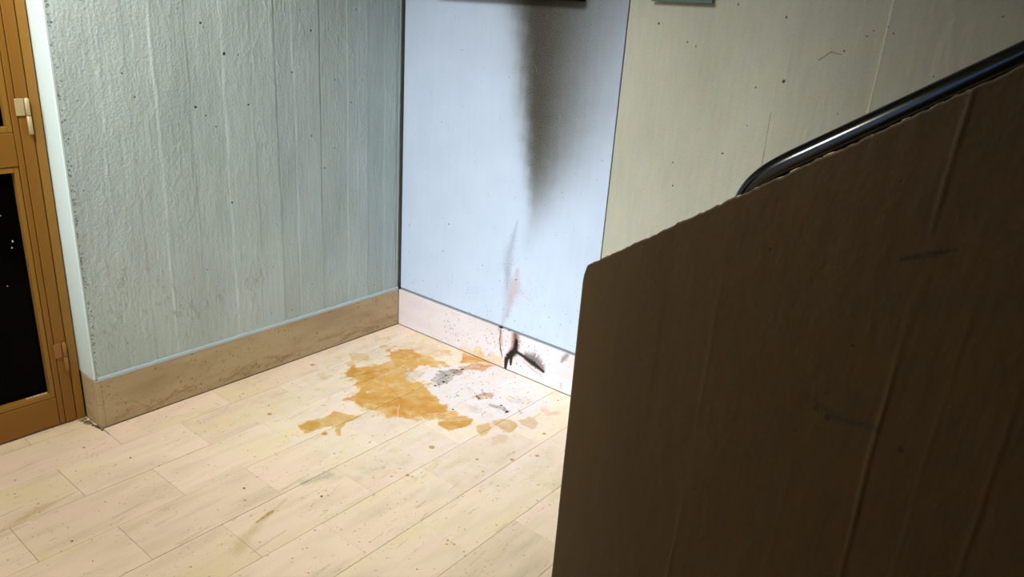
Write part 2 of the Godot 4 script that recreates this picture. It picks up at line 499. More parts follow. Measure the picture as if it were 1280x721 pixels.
func panel_texture(w: int, h: int) -> ImageTexture:
	# smooth painted panel, z across, y from top to bottom
	var cv := canvas(w, h, 0.0, 2.6, JOINT, SKIRT, 41)
	var mott := nz(w, h, 0.008, 44, 1, 1, 3)
	var brush := nz(w, h, 0.05, 45, 1.0, 10.0, 3)
	var lime := c8(186, 200, 222)
	for k in w * h:
		var g := (mott[k] / 255.0 - 0.5) * 0.022 + (brush[k] / 255.0 - 0.5) * 0.012 + (cv.fine[k] / 255.0 - 0.5) * 0.022
		cv.c[k * 3] = lime.r + g
		cv.c[k * 3 + 1] = lime.g + g
		cv.c[k * 3 + 2] = lime.b + g
	# the soot the fire left: a tongue that widens upwards, its left flank crisp, its right flank feathered
	var ys := [0.50, 0.60, 0.68, 0.76, 0.84, 0.94, 1.08, 1.25, 1.40, 1.50, 1.70, 2.60]
	var cs := [0.70, 0.735, 0.755, 0.752, 0.745, 0.738, 0.728, 0.712, 0.70, 0.69, 0.68, 0.66]
	var lw := [0.02, 0.03, 0.035, 0.042, 0.05, 0.062, 0.075, 0.088, 0.10, 0.14, 0.30, 0.5]
	var rw := [0.02, 0.05, 0.065, 0.085, 0.12, 0.16, 0.21, 0.26, 0.30, 0.34, 0.4, 0.5]
	var am := [0.0, 0.06, 0.18, 0.40, 0.62, 0.78, 0.86, 0.88, 0.92, 0.95, 0.96, 0.96]
	var soot := c8(56, 52, 42)
	for j in h:
		var y := cv.at(0, j).y
		if y < 0.5:
			continue
		var s := 0
		while s < ys.size() - 2 and ys[s + 1] < y:
			s += 1
		var t: float = clampf((y - ys[s]) / (ys[s + 1] - ys[s]), 0.0, 1.0)
		var c0: float = lerpf(cs[s], cs[s + 1], t)
		var l0: float = lerpf(lw[s], lw[s + 1], t)
		var r0: float = lerpf(rw[s], rw[s + 1], t)
		var a0: float = lerpf(am[s], am[s + 1], t)
		for i in w:
			var k := j * w + i
			var z := cv.at(i, j).x + (cv.wa[k] - 127.5) / 255.0 * 0.018 + (brush[k] - 127.5) / 255.0 * 0.012
			var d := (z - c0) / (r0 if z > c0 else l0)
			var e := exp(-d * d * 1.15) if z < c0 else exp(-pow(d * 0.98, 1.5))
			e += 0.06 * exp(-d * d * 0.25) * a0
			var q := a0 * e * (0.86 + 0.28 * cv.fine[k] / 255.0)
			if q > 0.004:
				cv.blend(k, soot, clampf(q, 0.0, 0.96))
	# second, thinner lick and rusty scrubbing below it
	cv.smear([0.672, 0.66, 0.004, 0.652, 0.56, 0.026, 0.636, 0.47, 0.034, 0.64, 0.36, 0.006], c8(120, 124, 134), 0.38, 1.0, 1.0)
	cv.smear([0.645, 0.45, 0.02, 0.645, 0.37, 0.04, 0.645, 0.26, 0.03, 0.63, 0.19, 0.012], c8(156, 160, 174), 0.4, 0.9, 0.5)
	cv.smear([0.69, 0.45, 0.014, 0.685, 0.385, 0.042, 0.668, 0.32, 0.028, 0.652, 0.24, 0.010], c8(178, 152, 152), 0.6, 1.0, 1.1)
	rng.seed = 61
	for k in 26:
		var p := Vector2(rng.randf_range(0.66, 0.85), rng.randf_range(0.30, 0.43))
		var l := rng.randf_range(0.015, 0.04)
		var b := rng.randf_range(0.4, 2.0)
		cv.smear([p.x, p.y, 0.0022, p.x + cos(b) * l, p.y - sin(b) * l, 0.0018], c8(190, 172, 178), 0.6, 0.8, 0.9)
	for k in 170:
		var p := Vector2(rng.randf_range(0.01, 1.06), rng.randf_range(0.19, 1.5))
		if rng.randf() < 0.5: p.y = 0.19 + rng.randf() * rng.randf() * 0.4
		cv.dot(p, rng.randf_range(0.0014, 0.0028), c8(104, 108, 112), rng.randf_range(0.3, 0.8))
	for k in 26:
		var p := Vector2(rng.randf_range(0.02, 1.05), rng.randf_range(0.25, 1.5))
		var l := rng.randf_range(0.01, 0.035)
		cv.smear([p.x, p.y, 0.0014, p.x + rng.randf_range(-0.5, 0.5) * l, p.y - l, 0.001], c8(150, 154, 156), 0.6, 0.8, 0.8)
	cv.dot(Vector2(0.686, 0.409), 0.0036, c8(40, 36, 36), 0.95)
	cv.dot(Vector2(0.30, 0.56), 0.0036, c8(60, 60, 62), 0.8)
	cv.dot(Vector2(0.27, 0.43), 0.003, c8(60, 60, 62), 0.8)
	return tex_rgb(w, h, cv.bytes())

func skirt_texture(w: int, h: int, burnt: bool) -> ImageTexture:
	var cv := canvas(w, h, 0.0, SKIRT, 1.9, 0.0, 71 if burnt else 81)
	var mott := nz(w, h, 0.01, 72, 3.0, 1, 3)
	var vein := nz(w, h, 0.03, 73, 4.0, 1, 3)
	var a := c8(214, 206, 210) if burnt else c8(192, 172, 138)
	var b := c8(206, 194, 194) if burnt else c8(168, 146, 112)
	for k in w * h:
		var col := a.lerp(b, clampf((mott[k] / 255.0 - 0.4) * 1.3, 0.0, 1.0))
		var v := absf(vein[k] / 255.0 - 0.5)
		if v < 0.02:
			col = col.lerp(b.darkened(0.12), 0.22)
		var g := (cv.fine[k] / 255.0 - 0.5) * 0.03
		cv.c[k * 3] = col.r + g
		cv.c[k * 3 + 1] = col.g + g
		cv.c[k * 3 + 2] = col.b + g
	rng.seed = 91 if burnt else 92
	if burnt:
		cv.stain([0.40, 0.03, 0.475, 0.03, 0.567, 0.04, 0.654, 0.03, 0.664, 0.0, 0.4, 0.0], c8(214, 168, 98), 0.6, 0.02, 0.7)
		for k in 90:
			cv.dot(Vector2(rng.randf_range(0.3, 0.68), rng.randf_range(0.02, 0.17)), rng.randf_range(0.0012, 0.003), c8(60, 48, 40), rng.randf_range(0.4, 0.9))
		cv.smear([0.629, 0.17, 0.005, 0.626, 0.121, 0.004, 0.635, 0.08, 0.005, 0.647, 0.045, 0.003], c8(60, 40, 30), 0.85, 0.8, 0.9)
		cv.smear([0.617, 0.176, 0.012, 0.632, 0.150, 0.010, 0.64, 0.10, 0.008], c8(150, 110, 80), 0.5, 0.9, 0.8)
		cv.smear([0.708, 0.176, 0.026, 0.714, 0.137, 0.028, 0.712, 0.10, 0.026, 0.692, 0.078, 0.024, 0.676, 0.05, 0.014], c8(104, 66, 48), 0.9, 0.8, 0.5)
		cv.smear([0.716, 0.15, 0.008, 0.713, 0.10, 0.015, 0.697, 0.082, 0.016, 0.672, 0.056, 0.015, 0.669, 0.032, 0.011, 0.667, 0.004, 0.008], c8(18, 13, 11), 1.0, 0.4, 0.6)
		cv.smear([0.697, 0.085, 0.011, 0.693, 0.062, 0.010, 0.694, 0.030, 0.007], c8(18, 13, 11), 1.0, 0.4, 0.6)
		cv.smear([0.775, 0.10, 0.022, 0.82, 0.10, 0.034, 0.852, 0.085, 0.026, 0.866, 0.062, 0.012], c8(90, 78, 78), 0.75, 0.9, 0.5)
		cv.smear([0.715, 0.098, 0.010, 0.754, 0.091, 0.010, 0.783, 0.083, 0.017, 0.826, 0.073, 0.016, 0.866, 0.057, 0.007], c8(26, 20, 18), 1.0, 0.7, 0.5)
		cv.smear([0.76, 0.066, 0.006, 0.82, 0.045, 0.008, 0.86, 0.035, 0.006], c8(170, 152, 140), 0.6, 0.9, 1.0)
		for k in 40:
			cv.dot(Vector2(rng.randf_range(0.70, 0.9), rng.randf_range(0.02, 0.16)), rng.randf_range(0.0012, 0.003), c8(70, 56, 50), rng.randf_range(0.3, 0.8))
		cv.smear([0.975, 0.172, 0.012, 0.958, 0.150, 0.016, 0.948, 0.132, 0.008], c8(120, 112, 110), 0.75, 0.9, 0.5)
		cv.smear([0.956, 0.041, 0.0016, 0.959, 0.017, 0.0014], c8(70, 60, 56), 0.9, 0.8, 0.3)
		cv.smear([0.20, 0.09, 0.01, 0.22, 0.03, 0.005], c8(214, 190, 176), 0.6, 0.9, 0.8)
		cv.smear([0.02, 0.10, 0.02, 0.14, 0.05, 0.01], c8(214, 200, 206), 0.5, 0.9, 0.8)
	else:
		# brown smears low on the slab, fine specks all over
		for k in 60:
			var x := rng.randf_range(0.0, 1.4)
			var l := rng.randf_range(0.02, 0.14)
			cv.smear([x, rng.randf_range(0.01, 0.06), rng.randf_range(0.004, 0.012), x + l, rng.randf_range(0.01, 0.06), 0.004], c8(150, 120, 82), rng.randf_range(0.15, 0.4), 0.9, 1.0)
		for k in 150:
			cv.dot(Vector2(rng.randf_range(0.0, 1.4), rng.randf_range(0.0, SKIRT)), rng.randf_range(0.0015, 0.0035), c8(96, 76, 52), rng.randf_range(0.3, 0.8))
		for k in 14:
			var x := rng.randf_range(1.2, 1.37)
			cv.smear([x, 0.17, 0.0014, x, rng.randf_range(0.12, 0.16), 0.001], c8(110, 90, 66), 0.6, 0.8, 0.8)
	return tex_rgb(w, h, cv.bytes())

func concrete_textures(w: int, h: int, x1: float, y1: float, seed_: int, col: Color, marks: Array, pits: int, relief: float) -> Array:
	# painted board-marked concrete: colour and fine relief; x across, y from top (y1) to bottom (0)
	var cv := canvas(w, h, 0.0, y1, x1, 0.0, seed_)
	var mott := nz(w, h, 0.006, seed_ + 3, 1, 2, 3)
	var grain := nz(w, h, 0.09, seed_ + 4, 1.0, 9.0, 4)
	var trowel := nz(w, h, 0.03, seed_ + 5, 1.0, 2.6, 4)
	var rough := nz(w, h, 0.16, seed_ + 6, 1, 1, 3)
	var hd := PackedByteArray()
	hd.resize(w * h)
	var lum := clampf(col.get_luminance() * 1.35, 0.2, 1.0)
	for k in w * h:
		var g := (mott[k] / 255.0 - 0.5) * 0.05 + (grain[k] / 255.0 - 0.5) * 0.03 + (cv.fine[k] / 255.0 - 0.5) * 0.028
		g *= lum
		var hu := (cv.wb[k] / 255.0 - 0.5) * 0.02
		cv.c[k * 3] = col.r + g + hu
		cv.c[k * 3 + 1] = col.g + g
		cv.c[k * 3 + 2] = col.b + g - hu
		var t := trowel[k] / 255.0
		var ridge := 1.0 - absf(t - 0.5) * 4.0
		var patch := clampf((mott[k] - 110) / 90.0, 0.15, 1.0)
		var e := 0.5 + (grain[k] / 255.0 - 0.5) * 0.5 + clampf(ridge, 0.0, 1.0) * 0.10 * patch + (rough[k] / 255.0 - 0.5) * relief
		hd[k] = clampi(int(e * 200.0), 0, 255)
	rng.seed = seed_ + 9
	for k in pits:
		var p := Vector2(rng.randf_range(0, x1), rng.randf_range(0, y1))
		var r := rng.randf_range(0.0012, 0.003)
		marks.append([p.x, p.y, r, 0.75])
	for m in marks:
		cv.dot(Vector2(m[0], m[1]), m[2], c8(38, 36, 30), m[3])
		var g := cv.range_of(Vector2(m[0] - m[2], m[1] - m[2]), Vector2(m[0] + m[2], m[1] + m[2]))
		for j in range(g[2], g[3]):
			for i in range(g[0], g[1]):
				if cv.at(i, j).distance_to(Vector2(m[0], m[1])) < m[2]:
					hd[j * w + i] = 0
	return [cv, hd]

# ---------------------------------------------------------------- scene
func _ready():
	# camera
	var cam := Camera3D.new()
	cam.name = "camera"
	add_child(cam)
	cam.transform = Transform3D(Basis(Vector3(0.62526, 0.06709, 0.77753), Vector3(0.22752, 0.93735, -0.26384), Vector3(-0.74651, 0.34187, 0.57083)).orthonormalized(), Vector3(-2.2833, 1.4145, 2.4186))
	cam.fov = 42.513
	cam.near = 0.02
	cam.far = 60.0
	cam.current = true
	# sky and exposure
	var we := WorldEnvironment.new()
	we.name = "world_environment"
	var env := Environment.new()
	env.background_mode = Environment.BG_SKY
	var sky := Sky.new()
	var sm := ProceduralSkyMaterial.new()
	sm.sky_top_color = Color(0.50, 0.66, 0.90)
	sm.sky_horizon_color = Color(0.80, 0.88, 0.96)
	sm.ground_bottom_color = Color(0.42, 0.40, 0.37)
	sm.ground_horizon_color = Color(0.62, 0.62, 0.60)
	sm.sun_angle_max = 0.0
	sky.sky_material = sm
	env.sky = sky
	env.background_energy_multiplier = 2.4
	env.ambient_light_source = Environment.AMBIENT_SOURCE_DISABLED
	env.tonemap_mode = Environment.TONE_MAPPER_LINEAR
	env.tonemap_exposure = 1.0
	env.sdfgi_enabled = true
	env.ssao_enabled = true
	env.ssil_enabled = true
	we.environment = env
	add_child(we)
	# hazy daylight that comes down through the high window behind the left edge of the picture
	var sun := DirectionalLight3D.new()
	sun.name = "daylight"
	sun.light_color = Color(0.93, 0.97, 1.0)
	sun.light_energy = 1.6
	sun.light_angular_distance = 23.0
	sun.shadow_enabled = true
	add_child(sun)
	var el := deg_to_rad(37.0)
	var az := deg_to_rad(0.0)
	sun.look_at_from_position(Vector3.ZERO, Vector3(cos(el) * cos(az), -sin(el), -cos(el) * sin(az)), Vector3.UP)

	build_shell()
	build_floor()
	build_wall_left()
	build_wall_right()
	build_skirtings()
	build_parapet()
	build_handrail()
	build_stairs()
	build_door()
	build_wall_boxes()
	build_crumbs()
	build_lamp()

func build_shell():
	var plaster := mat(c8(196, 184, 156), 0.9, 0.3)
	var t := 0.2
	var zw0 := 0.02
	var zw1 := 1.64
	var sill := 1.72
	var head := 3.68
	# end wall with the high window, built round the opening
	var st := st_new()
	bx(st, Vector3(ROOM_X - t, -0.1, -0.6), Vector3(ROOM_X, sill, ROOM_Z))
	bx(st, Vector3(ROOM_X - t, sill, -0.6), Vector3(ROOM_X, ROOM_Y, zw0))
	bx(st, Vector3(ROOM_X - t, sill, zw1), Vector3(ROOM_X, ROOM_Y, ROOM_Z))
	bx(st, Vector3(ROOM_X - t, head, zw0), Vector3(ROOM_X, ROOM_Y, zw1))
	tag(put(done(st), "wall_end", plaster), "plain plastered end wall below the high window", "wall", "structure")
	var win := node("window_1")
	tag(win, "high window in the end wall that lets the daylight in", "window", "structure")
	var alu := mat(c8(120, 84, 40), 0.5)
	var fr := st_new()
	for a in [[zw0, zw0 + 0.04], [zw1 - 0.04, zw1]]:
		bx(fr, Vector3(ROOM_X - 0.12, sill, a[0]), Vector3(ROOM_X - 0.07, head, a[1]), 0.003)
	for a in [[sill, sill + 0.04], [head - 0.04, head]]:
		bx(fr, Vector3(ROOM_X - 0.12, a[0], zw0 + 0.04), Vector3(ROOM_X - 0.07, a[1], zw1 - 0.04), 0.003)
	put(done(fr), "window_frame", alu, win)
	var glass := mat(Color(0.95, 0.98, 1.0, 0.06), 0.02)
	glass.transparency = BaseMaterial3D.TRANSPARENCY_ALPHA
	box("pane", Vector3(ROOM_X - 0.098, sill + 0.04, zw0 + 0.04), Vector3(ROOM_X - 0.092, head - 0.04, zw1 - 0.04), glass, win)
	tag(box("wall_front", Vector3(ROOM_X, -0.1, ROOM_Z), Vector3(0.3, ROOM_Y, ROOM_Z + t), plaster), "plain plastered wall facing the burnt corner", "wall", "structure")
	tag(box("ceiling", Vector3(ROOM_X - t, ROOM_Y, -0.6), Vector3(0.3, ROOM_Y + t, ROOM_Z + t), plaster), "plain plastered ceiling of the lobby", "ceiling", "structure")
	# short unseen wall, added to keep the daylight off the stair parapet
	tag(box("added_partition", Vector3(ROOM_X, 0.0, 1.6), Vector3(-2.2, ROOM_Y, 1.72), plaster, null, 0.004), "plastered partition added out of view to shade the stair parapet", "wall", "structure")

func build_floor():
	var slab := box("floor", Vector3(ROOM_X - 0.2, -0.1, -0.6), Vector3(0.3, -0.012, ROOM_Z + 0.2), mat(c8(176, 158, 126), 0.95, 0.2))
	tag(slab, "pale marble tile floor in running bond, stained orange near the corner", "floor", "structure")
	var m_main := mat_tex(floor_texture(1600, true), 0.52, 0.35)
	var m_far := mat_tex(floor_texture(640, false), 0.52, 0.35)
	var gap := 0.0005
	uv_fn = func(p: Vector3): return Vector2((p.x - FX0) / FSIZE, (p.z - FZ0) / FSIZE)
	for row in range(-1, 21):
		var z1 := ROW0 + ROW * row
		var z0 := z1 - ROW
		var off := 0.0 if posmod(row, 2) == 0 else 0.2
		for k in range(-6, 5):
			var x0 := maxf(-1.372 - off + 0.4 * k, ROOM_X)
			var x1 := minf(-1.372 - off + 0.4 * (k + 1), -0.0025)
			var a := z0
			if x1 - x0 < 0.01: continue
			if row <= 0:
				if x0 > -1.38: a = maxf(a, 0.0025)
				elif row < 0: x1 = minf(x1, -1.3735)
			a = maxf(a, -0.2)
			if z1 - a < 0.01 or x1 - x0 < 0.01 or z0 > ROOM_Z: continue
			var zb := minf(z1, ROOM_Z)
			rng.seed = hash(Vector2i(row, k))
			var dy := rng.randf_range(-0.0006, 0.0)
			var st := st_new()
			bx(st, Vector3(x0 + gap, -0.012, a + gap), Vector3(x1 - gap, dy, zb - gap), 0.0005)
			var inside := x0 >= FX0 - 0.3 and zb <= FZ0 + FSIZE
			put(done(st), "tile", m_main if inside else m_far, slab)
	uv_fn = null

func smooth_edge(x: float, at: float, w: float) -> float:
	return smoothstep(at - w, at + w, x)

func build_wall_left():
	var paint := mat(c8(184, 200, 200), 0.7, 0.35)
	var wl := node("wall_left")
	tag(wl, "grey painted concrete wall with vertical board marks, left of the corner", "wall", "structure")
	# body (behind its marked face) and the wall over and beyond the door
	var st := st_new()
	bx(st, Vector3(-1.365, SKIRT, -0.35), Vector3(0.25, ROOM_Y, -0.02), 0.0)
	put(done(st), "wall_body", paint, wl)
	st = st_new()
	bx(st, Vector3(-1.362, 0.0, -0.35), Vector3(0.25, SKIRT - 0.0005, -0.021), 0.0)
	put(done(st), "wall_foot", paint, wl)
	st = st_new()
	bx(st, Vector3(ROOM_X, 0.0, -0.35), Vector3(-2.33, ROOM_Y, 0.0), 0.002)
	bx(st, Vector3(-2.33, 2.15, -0.35), Vector3(-1.366, ROOM_Y, 0.0), 0.002)
	put(done(st), "wall_around_door", paint, wl)
	# painted end of the wall, smoother and lighter than the face
	st = st_new()
	bx(st, Vector3(-1.3725, SKIRT + 0.001, -0.35), Vector3(-1.362, 2.149, -0.011), 0.0025)
	put(done(st), "wall_end_face", mat(c8(214, 232, 232), 0.6, 0.4), wl).set_meta("label", "pale smooth painted end of the wall beside the door")
	# board-marked face as a height field
	var w := 1.365
	var nb := FastNoiseLite.new(); nb.seed = 3; nb.frequency = 1.0; nb.fractal_octaves = 3
	var nr := FastNoiseLite.new(); nr.seed = 8; nr.frequency = 1.0; nr.fractal_octaves = 4
	# x of board edges and the depth of the board to the right of each
	var edges := [[-1.25, 0.0004], [-1.16, -0.0003], [-1.075, 0.0010], [-0.96, 0.0002], [-0.832, 0.0016], [-0.72, 0.0012], [-0.622, -0.0004], [-0.545, 0.0004], [-0.423, -0.0012], [-0.29, 0.0002], [-0.235, 0.0004], [-0.182, -0.0008], [-0.09, 0.0003], [-0.03, -0.0003]]
	var ni := 380
	var nj := 260
	var ytop := 1.75
	var height := func(x: float, y: float) -> float:
		var h := 0.0
		var prev := 0.0
		for e in edges:
			var ex: float = e[0] + 0.004 * nb.get_noise_2d(y * 1.1, e[0] * 40.0)
			var s := smooth_edge(x, ex, 0.0028)
			h += (e[1] - prev) * s
			# fins of laitance where the boards did not close
			var fin := exp(-pow((x - ex) / 0.0026, 2.0))
			h += fin * 0.0011 * clampf(nb.get_noise_2d(y * 2.6 + e[0] * 31.0, 5.0) * 2.0 + 0.15, -0.9, 1.0)
			prev = e[1]
		# open joints between boards: x, depth, lowest and highest y
		for g in [[-0.622, 0.0022, 0.75, 3.0], [-0.545, 0.0016, 0.2, 0.95], [-0.423, 0.0026, 0.5, 3.0], [-0.012, 0.002, 0.2, 3.0]]:
			var gx: float = g[0] + 0.003 * nb.get_noise_2d(y * 1.3, g[0] * 40.0) + 0.0008 * nr.get_noise_2d(y * 40.0, g[0])
			h -= g[1] * exp(-pow((x - gx) / 0.0030, 2.0)) * smoothstep(g[2] - 0.1, g[2] + 0.1, y) * smoothstep(g[3] + 0.1, g[3] - 0.1, y)
		# coarse strips where a rough-sawn board was printed
		for g in [[-0.215, 0.022], [-1.02, 0.03]]:
			h += nr.get_noise_2d(x * 120.0, y * 42.0) * 0.0016 * exp(-pow((x - g[0]) / g[1], 4.0)) * clampf(0.3 + nb.get_noise_2d(y * 2.0, g[0]) * 1.5, 0.0, 1.0)
		h += nb.get_noise_2d(x * 9.0, y * 3.0) * 0.0011
		h += nr.get_noise_2d(x * 34.0, y * 13.0) * 0.00032
		var swirl := clampf(1.0 - absf(nr.get_noise_2d(x * 10.0 + 3.0, y * 4.0)) * 13.0, 0.0, 1.0)
		h += swirl * 0.0011 * clampf(nb.get_noise_2d(x * 3.0 + 5.0, y * 2.0 + 7.0) * 3.0 + 0.1, 0.0, 1.0)
		var coarse := clampf((-0.95 - x) * 4.0, 0.0, 1.0)
		h += nr.get_noise_2d(x * 75.0 + 9.0, y * 60.0) * (0.00022 + 0.0006 * coarse)
		return h
	var f := func(i: int, j: int) -> Vector3:
		var x := -1.365 + w * i / (ni - 1.0)
		var v: float = j / (nj - 5.0)
		var y: float = SKIRT + 0.006 + (ytop - SKIRT - 0.006) * v if j < nj - 4 else lerpf(ytop, ROOM_Y, (j - (nj - 5)) / 4.0)
		var d: float = height.call(x, y)
		return Vector3(x, y, -0.008 + d)
	var marks := []
	for p in [[-0.828, 0.714, 0.004], [-0.823, 1.234, 0.005], [-0.939, 1.06, 0.004], [-0.905, 1.03, 0.0025], [-0.87, 0.99, 0.0028], [-1.14, 1.10, 0.003], [-0.74, 1.06, 0.003], [-0.55, 1.17, 0.003], [-0.35, 1.14, 0.003], [-0.46, 1.32, 0.004], [-0.47, 0.93, 0.003], [-0.27, 1.05, 0.003], [-0.9, 1.33, 0.004]]:
		marks.append([p[0] + 1.365, p[1], p[2], 0.95])
	var ct := concrete_textures(900, 1100, 1.365, 1.75, 101, c8(184, 200, 200), marks, 60, 0.55)
	var cv: Canvas = ct[0]
	# each board took the paint a little differently
	var tone := [[0.0, 0.0], [0.115, 0.012], [0.29, -0.012], [0.405, 0.006], [0.533, 0.014], [0.743, -0.014], [0.82, -0.006], [0.942, -0.024], [1.075, -0.008], [1.183, -0.03], [1.275, -0.012]]
	for i in 900:
		var x := 1.365 * (i + 0.5) / 900.0
		var g := 0.0
		for e in tone:
			if x > e[0]: g = e[1]
		for j in 1100:
			var k := (j * 900 + i) * 3
			cv.c[k] += g
			cv.c[k + 1] += g
			cv.c[k + 2] += g
	rng.seed = 5
	for q in [[0.10, 0.42, 0.05], [0.06, 0.33, 0.035], [0.24, 0.45, 0.06], [0.30, 0.38, 0.05], [0.05, 1.28, 0.04], [0.45, 0.36, 0.04], [0.62, 0.42, 0.03], [0.33, 0.30, 0.05], [0.12, 0.52, 0.03]]:
		for k in 26:      # speckled greenish grime
			var p := Vector2(q[0] + rng.randfn() * q[2] * 0.6, q[1] + rng.randfn() * q[2])
			cv.smear([p.x, p.y, rng.randf_range(0.002, 0.007), p.x + rng.randfn() * 0.004, p.y - rng.randf_range(0.004, 0.03), 0.002], c8(118, 118, 96), rng.randf_range(0.06, 0.25), 0.9, 1.2)
	for k in 240:
		var p := Vector2(absf(rng.randfn()) * 0.006, rng.randf_range(SKIRT, 1.6))
		cv.dot(p, rng.randf_range(0.0012, 0.0035), c8(84, 88, 82), rng.randf_range(0.3, 0.8))
	for k in 130:
		var p := Vector2(rng.randf_range(0.0, 1.36), rng.randf_range(0.2, 1.6))
		var l := rng.randf_range(0.006, 0.03)
		cv.smear([p.x, p.y, 0.0013, p.x + rng.randfn() * 0.003, p.y - l, 0.0008], c8(104, 110, 106), rng.randf_range(0.25, 0.6), 0.8, 1.0)
	var m := mat_tex(tex_rgb(900, 1100, cv.bytes()), 0.62, 0.4, tex_l(900, 1100, ct[1]), 0.2)
	var uv := func(p: Vector3) -> Vector2: return Vector2((p.x + 1.365) / 1.365, (1.75 - p.y) / 1.75)
	put(grid(ni, nj, f, uv, Vector3.BACK), "board_marked_face", m, wl)

func build_wall_right():
	var wr := node("wall_right")
	tag(wr, "right-hand wall of the corner: soot-streaked smooth panel, then painted concrete", "wall", "structure")
	var dark := mat(c8(70, 72, 68), 0.9, 0.2)
	box("wall_body", Vector3(0.03, -0.1, -0.02), Vector3(0.25, ROOM_Y, ROOM_Z), dark, wr)
	# smooth panel
	uv_fn = func(p: Vector3): return Vector2(p.z / JOINT, (2.6 - p.y) / (2.6 - SKIRT))
	var pm := mat_tex(panel_texture(640, 1440), 0.55, 0.4)
	box("smooth_panel", Vector3(0.006, SKIRT + 0.011, 0.006), Vector3(0.029, 2.6, JOINT - 0.0028), pm, wr, 0.0012).set_meta("label", "smooth pale panel with a black soot tongue")
	uv_fn = null
	box("upper_panel", Vector3(0.006, 2.603, 0.006), Vector3(0.029, ROOM_Y, JOINT - 0.0028), mat(c8(120, 120, 114), 0.7), wr, 0.001)
	# concrete to the right of the joint
	var nb := FastNoiseLite.new(); nb.seed = 13; nb.frequency = 1.0; nb.fractal_octaves = 3
	var nr := FastNoiseLite.new(); nr.seed = 18; nr.frequency = 1.0; nr.fractal_octaves = 4
	var za := JOINT + 0.0028
	var ni := 240
	var nj := 200
	var edges := [[1.10, 0.0006], [1.22, 0.0002], [1.33, 0.0008], [1.45, 0.0004], [1.63, 0.0], [1.74, 0.0004], [1.876, 0.0002], [2.03, 0.0006]]
	var f := func(i: int, j: int) -> Vector3:
		var z: float = za + 1.2 * i / (ni - 6.0) if i < ni - 5 else lerpf(za + 1.2, ROOM_Z, (i - (ni - 6)) / 5.0)
		var y: float = 0.0 + 1.75 * j / (nj - 5.0) if j < nj - 4 else lerpf(1.75, ROOM_Y, (j - (nj - 5)) / 4.0)
		var h := 0.0
		var prev := 0.0
		for e in edges:
			var ex: float = e[0] + 0.003 * nb.get_noise_2d(y * 1.2, e[0] * 40.0)
			h += (e[1] - prev) * smooth_edge(z, ex, 0.004)
			prev = e[1]
			var fin := exp(-pow((z - ex) / 0.004, 2.0))
			h += fin * (0.0016 if e[0] == 1.876 else 0.0004)
		h += nb.get_noise_2d(z * 8.0, y * 2.6) * 0.0009
		h += nr.get_noise_2d(z * 30.0, y * 7.0) * 0.0006
		var swirl := clampf(1.0 - absf(nr.get_noise_2d(z * 11.0 + 3.0, y * 2.5)) * 14.0, 0.0, 1.0)
		h += swirl * 0.0012 * clampf(nb.get_noise_2d(z * 3.0 + 5.0, y * 2.0 + 7.0) * 3.0 + 0.2, 0.0, 1.0)
		return Vector3(0.005 - h, y, z)
	var marks := []
	for p in [[1.627, 1.292, 0.005], [1.19, 1.43, 0.004], [1.30, 1.38, 0.003], [1.33, 1.37, 0.0028], [1.54, 1.15, 0.002], [1.32, 0.92, 0.003], [1.60, 1.47, 0.003], [1.78, 1.39, 0.002]]:
		marks.append([p[0] - za, p[1], p[2], 0.95])
	var ct := concrete_textures(700, 900, 1.4, 1.75, 141, c8(170, 168, 152), marks, 70, 0.25)
	var cv: Canvas = ct[0]
	cv.smear([0.53, 1.20, 0.0016, 0.532, 1.05, 0.0022, 0.535, 0.98, 0.0014], c8(120, 116, 100), 0.7, 0.7, 0.6)
	cv.smear([0.8, 1.75, 0.0022, 0.802, 1.45, 0.0026, 0.799, 1.0, 0.002], c8(226, 222, 200), 0.8, 0.7, 0.5)
	cv.smear([0.64, 1.36, 0.003, 0.67, 1.385, 0.002, 0.70, 1.38, 0.0014], c8(90, 86, 70), 0.7, 0.7, 0.6)
	var m := mat_tex(tex_rgb(700, 900, cv.bytes()), 0.62, 0.4, tex_l(700, 900, ct[1]), 0.32)
	var uv := func(p: Vector3) -> Vector2: return Vector2((p.z - za) / 1.4, (1.75 - p.y) / 1.75)
	put(grid(ni, nj, f, uv, Vector3.LEFT), "concrete_face", m, wr)
	box("joint_edge", Vector3(0.006, 0.0, za), Vector3(0.029, ROOM_Y, za + 0.004), mat(c8(190, 188, 176), 0.8), wr)

